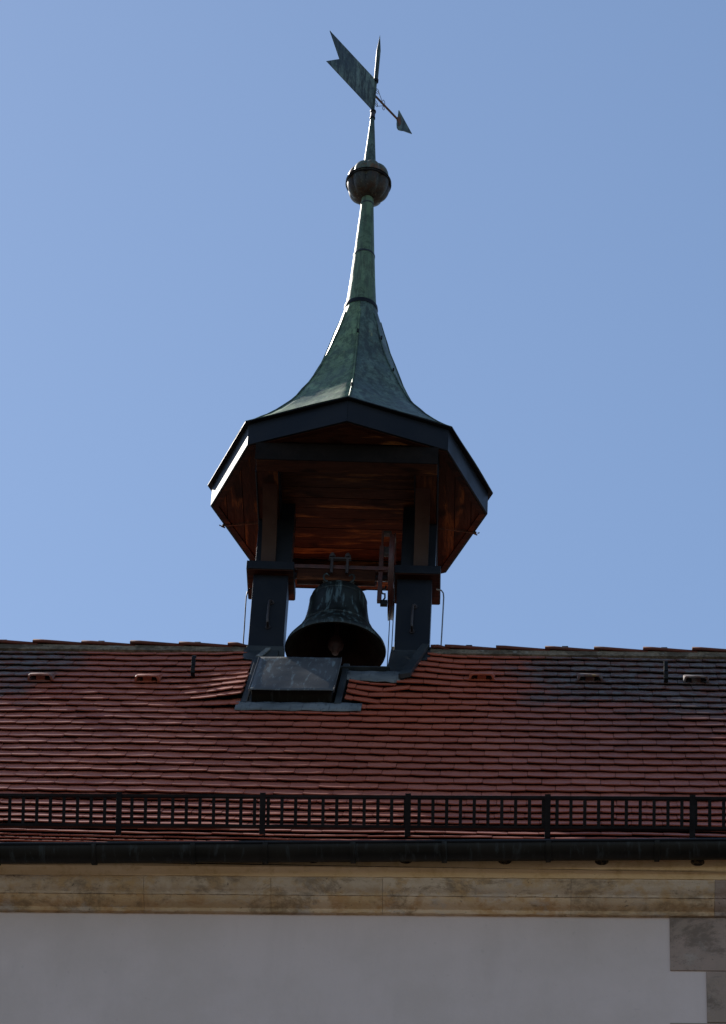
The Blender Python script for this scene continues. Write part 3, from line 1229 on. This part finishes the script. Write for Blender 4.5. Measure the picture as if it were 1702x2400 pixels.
def hipj(k, i):
    r_ = random.Random(k * 131 + i * 7)
    return r_.uniform(-.004, .004) if 2 < i < len(PROF) - 2 else 0


roofc = []
for k in range(8):
    m = MB()
    nu = 8
    v, f = [], []
    for i, (r, z) in enumerate(PROF):
        A, B = octp(r + hipj(k, i), ZS + z, k), octp(r + hipj((k + 1) % 8, i), ZS + z, k + 1)
        for q in range(nu + 1):
            u = q / nu
            p_ = A.lerp(B, u)
            d_ = Vector((p_.x, p_.y, 0)).normalized()
            dent = .006 * math.sin(3.1 * u + 5 * z + k) * math.sin(math.pi * u) * min(1, r * 2)
            belly = (.028 * min(1, max(0, (.22 - r) / .1))) * r / .117 * math.sin(math.pi * u) * .3
            v.append(p_ + d_ * (dent + belly))
    for i in range(len(PROF) - 1):
        for q in range(nu):
            a = i * (nu + 1) + q
            f.append((a, a + 1, a + nu + 2, a + nu + 1))
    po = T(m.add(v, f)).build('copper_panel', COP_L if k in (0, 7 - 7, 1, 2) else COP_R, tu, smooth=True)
    md = po.modifiers.new('t', 'SOLIDIFY')
    md.thickness = .003
    md.offset = -1
    # standing hip seam
    m = MB()
    pts = [octp(r + hipj(k, i) + .001, ZS + z + .001, k) for i, (r, z) in enumerate(PROF[1:-2], 1)]
    m.tube(pts, .0055, 6)
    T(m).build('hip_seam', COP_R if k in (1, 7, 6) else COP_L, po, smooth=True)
    for i in (7, 12, 16):
        if k == 0 and i in (7, 16) or k == 7 and i in (12, 16):
            r, z = PROF[i]
            c = octp(r + .012, ZS + z, k)
            T(MB().box(c.x - .006, c.x + .006, c.y - .006, c.y + .006, c.z - .016, c.z + .016, .002)).build('seam_clip', BLACK, po)

# round neck, rings, ball
def lth(name, mat, prof, n=32, mod=None, parent=None, auto=40):
    return T(MB().lathe([(r, ZS + z) for r, z in prof], n, mod=mod)).build(name, mat, parent or tu, smooth=True, auto=auto)


lth('neck_ring', SHEET, [(.10, 1.822), (.121, 1.822), (.124, 1.835), (.121, 1.858), (.116, 1.862), (.10, 1.862)])
lth('neck', COP_N, [(.1125, 1.85), (.104, 1.95), (.0965, 2.05), (.089, 2.16), (.082, 2.28), (.0775, 2.36)], 40)
lth('neck_band', SHEET2, [(.07, 2.352), (.080, 2.352), (.0808, 2.362), (.078, 2.372), (.07, 2.372)])
lth('neck', COP_N, [(.0752, 2.365), (.069, 2.48), (.0625, 2.60), (.056, 2.72), (.050, 2.83), (.0475, 2.90)], 40)
lth('neck_band', SHEET2, [(.04, 2.872), (.0505, 2.872), (.0505, 2.884), (.04, 2.884)])
lth('neck', COP_N, [(.046, 2.88), (.043, 2.965)], 32)
BC, BR = 3.100, .163
nl = 8


def lob(a, z):
    t = (z - (ZS + BC)) / BR
    w = max(0, 1 - (abs(t)) ** 7)
    return 1 - .135 * w * (1 - abs(math.sin(a * nl / 2 + .5))) ** 1.3 * (1 if abs(t) > .09 else .1)


prof = []
for i in range(41):
    t = -math.pi / 2 + math.pi * i / 40
    prof.append((max(.03, BR * math.cos(t) ** .56), BC + BR * math.sin(t)))
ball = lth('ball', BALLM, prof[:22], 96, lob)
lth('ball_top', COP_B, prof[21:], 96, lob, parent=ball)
lth('ball_band', BLACK, [(.145, BC - .018), (BR + .003, BC - .018), (BR + .008, BC - .012), (BR + .003, BC - .006), (.145, BC - .006)], 48, parent=ball)
lth('ball_band', BLACK, [(.145, BC + .004), (BR + .003, BC + .004), (BR + .007, BC + .009), (BR + .003, BC + .014), (.145, BC + .014)], 48, parent=ball)
lth('upper_spike', COP_R, [(.050, 3.235), (.046, 3.30), (.036, 3.45), (.0265, 3.60), (.0185, 3.72), (.0140, 3.80)], 24)

# clamps of the lightning conductor on the fascia
for sgn in (-1, 1):
    cx, cy = sgn * .872, .205
    m = MB()
    m.tube([(cx, cy, ZS - .002), (cx, cy, ZS - .022)], .008, 10)
    m.tube([(cx - .012, cy - .008, ZS - .022), (cx + .012, cy + .008, ZS - .022)], .005, 8)
    m.tube([(cx + sgn * .014, cy, ZS - .012), (cx + sgn * .026, cy, ZS - .010)], .004, 8)
    m.tube([(cx + sgn * .026, cy - .006, ZS - .010), (cx + sgn * .026, cy + .006, ZS - .002)], .003, 6)
    T(m).build('conductor_clamp', RUST, tu)
for sgn in (-1, 1):
    T(MB().tube([(sgn * .872, .205, ZS - .014), (sgn * .62, .16, ZS - .016)], .004, 6)).build('conductor_wire', RUST, tu)

# lead and sheet flashing round the slot and the pier feet
fl = MB()


def sheet(poly, h, mat, name, th=.006):
    top = [rp(x, s, h) for x, s in poly]
    nrm = Vector((0, -math.sin(R_(52)), math.cos(R_(52))))
    m = MB().prism(top, nrm * -th)
    m.xf(lambda q: (Matrix.Rotation(-PHI, 3, 'Z') @ (q - Vector((0, 0, 14.6)))))
    return m.build(name, mat, tu, bevel=.001)


sheet([(-.635, .04), (-.40, .04), (-.40, .62), (-.552, .62), (-.556, .40), (-.625, .37)], .020, SHEET2, 'foot_flashing')
sheet([(.34, .04), (.615, .04), (.600, .345), (.500, .37), (.455, .86), (.335, .86)], .018, SHEET2, 'foot_flashing')
sheet([(.545, .10), (.592, .10), (.500, .80), (.440, .84), (.425, .84)], .060, SHEET2, 'foot_flashing', .03)
sheet([(-.475, .10), (-.440, .10), (-.498, .36), (-.535, .36)], .034, LEAD, 'foot_flashing', .010)
m = MB()
nx = 24
v, f = [], []
for i in range(3):
    for k in range(nx + 1):
        u = k / nx
        x = .082 + (.435 - .082) * u
        s = .690 + .075 * i + (.05 * u + .004 * math.sin(u * 23) if i == 2 else 0)
        v.append(rp(x, s, (.034, .028, .020)[i] + .002 * math.sin(u * 17 + i)))
for i in range(2):
    for k in range(nx):
        a = i * (nx + 1) + k
        f.append((a, a + 1, a + nx + 2, a + nx + 1))
m.add(v, f)
m.xf(lambda q: (Matrix.Rotation(-PHI, 3, 'Z') @ (q - Vector((0, 0, 14.6)))))
o = m.build('sill_flashing', LEAD, tu, smooth=True)
md = o.modifiers.new('t', 'SOLIDIFY')
md.thickness = .004

# ------------------------------------------------------------------ bell
BX, BY, BZ = -.037, .05, 15.028
be = thing('bell', 'dark bronze church bell with pale streaks hanging from its iron headstock', 'bell', (BX, BY, BZ), PHI)
out = [(.335, 0), (.3385, .012), (.333, .030), (.312, .060), (.287, .095), (.262, .130), (.240, .170), (.224, .215), (.212, .265), (.203, .32), (.197, .375),
       (.192, .415), (.183, .448), (.165, .474), (.135, .492), (.09, .500), (.03, .503), (.001, .503)]
inn = [(.001, .455), (.10, .45), (.145, .43), (.165, .395), (.175, .32), (.185, .25), (.20, .19), (.225, .135), (.255, .085), (.285, .045), (.305, .015), (.322, .0)]
MB().lathe(out, 72).build('bell_body', BELLM, be, smooth=True, auto=60)
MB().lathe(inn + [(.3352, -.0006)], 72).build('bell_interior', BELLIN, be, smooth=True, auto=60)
for (z, r) in ((.165, .2435), (.41, .1925)):
    MB().lathe([(r - .004, z - .006), (r + .002, z - .004), (r + .003, z), (r + .001, z + .004), (r - .006, z + .006)], 64).build('bell_moulding', BELLM, be, smooth=True)
m = MB()
m.tube([(.0, 0, .45), (.0, 0, .12)], [.012, .016], 10)
m.lathe([(.001, -.02), (.02, -.018), (.03, .01), (.048, .03), (.055, .06), (.048, .09), (.025, .12), (.001, .125)], 20)
m.build('clapper', IRON, be, smooth=True)
for cx in (-.085, .0, .085):
    m = MB()
    if cx == 0:
        m.tube([(.01, -.06, .48), (.01, -.075, .53), (.01, -.075, .60), (.01, -.05, .63)], .015, 10)
    else:
        sg_ = 1 if cx > 0 else -1
        pts = [(cx * .6, -.09, .48)] + [(cx + sg_ * .020 * math.cos(t), -.100, .540 + .028 * math.sin(t)) for t in [R_(q) for q in (-70, -30, 10, 50, 90, 130, 170)]] + [(cx * .75, -.08, .535)]
        m.tube(pts, .014, 10)
    m.build('canon', BELLM, be, smooth=True)
MB().box(-.285, .245, -.112, -.055, .512, .608, .006).build('headstock', WOOD_D, be)
MB().box(-.31, .36, -.116, -.09, .609, .640, .003).build('headstock_plate', IRON, be)
MB().box(-.29, .25, .05, .075, .609, .640, .003).build('headstock_plate', IRON, be)
m = MB()
m.box(-.295, .245, -.05, -.03, .652, .690, .003)
m.box(-.295, .245, -.05, .01, .684, .690, .002)
m.build('headstock_angle', IRON, be)
MB().tube([(-.36, 0, .625), (-.28, 0, .625)], .022, 14).build('gudgeon', IRONG, be, smooth=True)
MB().tube([(.24, 0, .625), (.42, 0, .625)], .022, 14).build('gudgeon', IRONG, be, smooth=True)
for cx in (-.052, .052):
    m = MB()
    m.tube([(cx, -.135, .555), (cx, -.135, .700)], .0105, 10)
    m.tube([(cx, -.135, .688), (cx, -.135, .706)], .022, 6)
    m.tube([(cx, -.135, .706), (cx, -.135, .722)], .014, 6)
    m.build('tie_bolt', IRONG, be)
MB().box(-.075, .075, -.145, -.118, .672, .687, .003).build('tie_plate', IRONG, be)
# rope wheel
WX = .352
wh = MB()
nr, nsct = 48, 0
prof = [(.300, -.018), (.292, -.008), (.292, .008), (.300, .018), (.262, .018), (.258, .0), (.262, -.018)]
v, f = [], []
for k in range(nr):
    a = 2 * math.pi * k / nr
    for (r, dx) in prof:
        v.append((WX + dx, r * math.cos(a), .640 + r * math.sin(a)))
k_ = len(prof)
for k in range(nr):
    for q in range(k_):
        f.append((k * k_ + q, k * k_ + (q + 1) % k_, ((k + 1) % nr) * k_ + (q + 1) % k_, ((k + 1) % nr) * k_ + q))
wheel = wh.add(v, f).build('rope_wheel', IRON, be, smooth=True)
for a in (20, 80, 140, 200, 260, 320):
    a = R_(a)
    m = MB()
    m.tube([(WX, .03 * math.cos(a), .640 + .03 * math.sin(a)), (WX, .264 * math.cos(a), .640 + .264 * math.sin(a))], .009, 8)
    m.build('spoke', IRON, wheel)
m = MB()
m.tube([(WX - .03, 0, .640), (WX + .03, 0, .640)], .035, 16)
m.build('hub', IRON, wheel, smooth=True)
# lever frame beside the wheel
m = MB()
m.box(.262, .292, -.100, -.060, .365, .83, .003)
m.box(.272, .286, -.098, -.066, .82, .965, .002)
m.build('lever', IRON, be)
MB().box(.288, .338, -.085, -.045, .775, .835, .003).build('lever_block', IRONG, be)
MB().box(.285, .338, -.09, -.05, .945, .968, .003).build('lever_block', IRONG, be)
m = MB()
pts = [(.305 + .016 * math.cos(R_(q)), -.08, .455 + .022 * math.sin(R_(q))) for q in (60, 110, 160, 210, 260, 300)]
m.tube([(.318, -.08, .50)] + pts + [(.315, -.08, .40), (.300, -.08, .375)], .006, 8)
m.box(.285, .333, -.095, -.065, .335, .375, .003)
m.build('shackle', BLACK, be)
be_rot = None

# cables running from the wheel down through the slot
for i, (x, y, z0, z1, lab) in enumerate(((.322, -.10, 14.55, 15.30, 'thin bell rope dropping beside the bell, left of two'),
                                         (.345, -.10, 14.55, 15.30, 'thin bell rope against the right pier, right of two'))):
    o = MB().tube([(0, 0, 0), (.002, 0, (z1 - z0) / 2), (.003, 0, z1 - z0)], .0032, 6).build('bell_rope', BLACK, None, loc=(x, y, z0))
    tag(o, lab, 'rope', 'bell ropes')

# lightning conductor rods either side of the turret
o = MB().tube([(0, 0, -.03), (-.002, 0, .15), (-.005, 0, .30), (-.006, 0, .395), (.0, 0, .44), (.012, 0, .462), (.04, 0, .472)], .0042, 8).build('conductor_rod', BLACK, None, smooth=True, loc=(-.655, .04, 15.075))
tag(o, 'thin bent conductor rod rising from the ridge at the left pier', 'rod', 'conductor rods')
o = MB().tube([(0, 0, -.03), (.003, 0, .15), (.005, 0, .30), (.006, 0, .41), (.002, 0, .445), (-.012, 0, .468), (-.045, 0, .476)], .0048, 8).build('conductor_rod', STEEL, None, smooth=True, loc=(.666, .04, 15.075))
tag(o, 'thin bent conductor rod rising from the ridge at the right pier', 'rod', 'conductor rods')

# ------------------------------------------------------------------ weather vane
VB = Vector((.0, .0, 19.98))
va = thing('weather_vane', 'swallow-tailed copper weather vane with rusty arrow on top of the spire', 'weather vane', tuple(VB))
DV = Vector((.5, .866, 0))
NV = Vector((.866, -.5, 0))


def vp(t, z, n=0.0):
    """t along the vane (arrow positive), z world height"""
    lean = .034 * (z - 19.98) / .93
    q = DV * t + NV * n + Vector((lean * .5, lean * .866, z))
    return q - VB


m = MB()
m.tube([vp(0, z) for z in (19.90, 20.05)], .0125, 14)
m.tube([vp(0, z) for z in (20.05, 20.42)], .0105, 14)
m.tube([vp(0, z) for z in (20.40, 20.735)], [.0160, .0170], 14)
m.tube([vp(0, z) for z in (20.735, 20.915)], [.0170, .0010], 14)
m.build('pole', VANE, va, smooth=True)
for (z0, z1, r) in ((19.975, 19.990, .021), (19.990, 20.048, .018), (20.048, 20.062, .023), (20.385, 20.41, .0205)):
    MB().tube([vp(0, z0), vp(0, z1)], r, 16).build('collar', BLACK if r != .018 else IRONG, va)
flag = [(-.008, 20.405), (-.645, 20.358), (-.488, 20.190), (-.648, 20.018), (-.008, 20.062)]
MB().prism([vp(t, z, -.002) for t, z in flag], NV * .004).build('flag', VANE, va)
MB().tube([vp(.0, 20.238), vp(.02, 20.240), vp(.335, 20.268)], .0085, 10).build('arrow_shaft', RUST, va, smooth=True)
head = [(.330, 20.282), (.334, 20.374), (.534, 20.288), (.425, 20.222), (.385, 20.190), (.350, 20.168), (.330, 20.176), (.322, 20.215), (.324, 20.25)]
MB().prism([vp(t, z, -.003) for t, z in head], NV * .006).build('arrow_head', VANE, va)
MB().prism([vp(t, z, -.005) for t, z in [(.325, 20.29), (.362, 20.325), (.372, 20.25), (.345, 20.20), (.322, 20.25)]], NV * .010).build('head_plate', RUST, va)
for up_s in (1, -1):
    m = MB()
    pts = []
    for k in range(10):
        t = R_(200 - k * 40)
        r = .012 + .0022 * k
        pts.append(vp(.03 + r * math.cos(t), 20.24 + up_s * (.075 + r * math.sin(t) * 1.1)))
    for k in range(8):
        u = k / 7
        pts.append(vp(.055 + .055 * u, 20.24 + up_s * (.075 - .055 * u)))
    for k in range(9):
        t = R_(250 + k * 40)
        r = .022 - .0014 * k
        pts.append(vp(.125 + r * math.cos(t), 20.245 + up_s * (.036 + r * math.sin(t))))
    m.tube(pts, .0022, 6).build('scroll', BLACK, va, smooth=True)
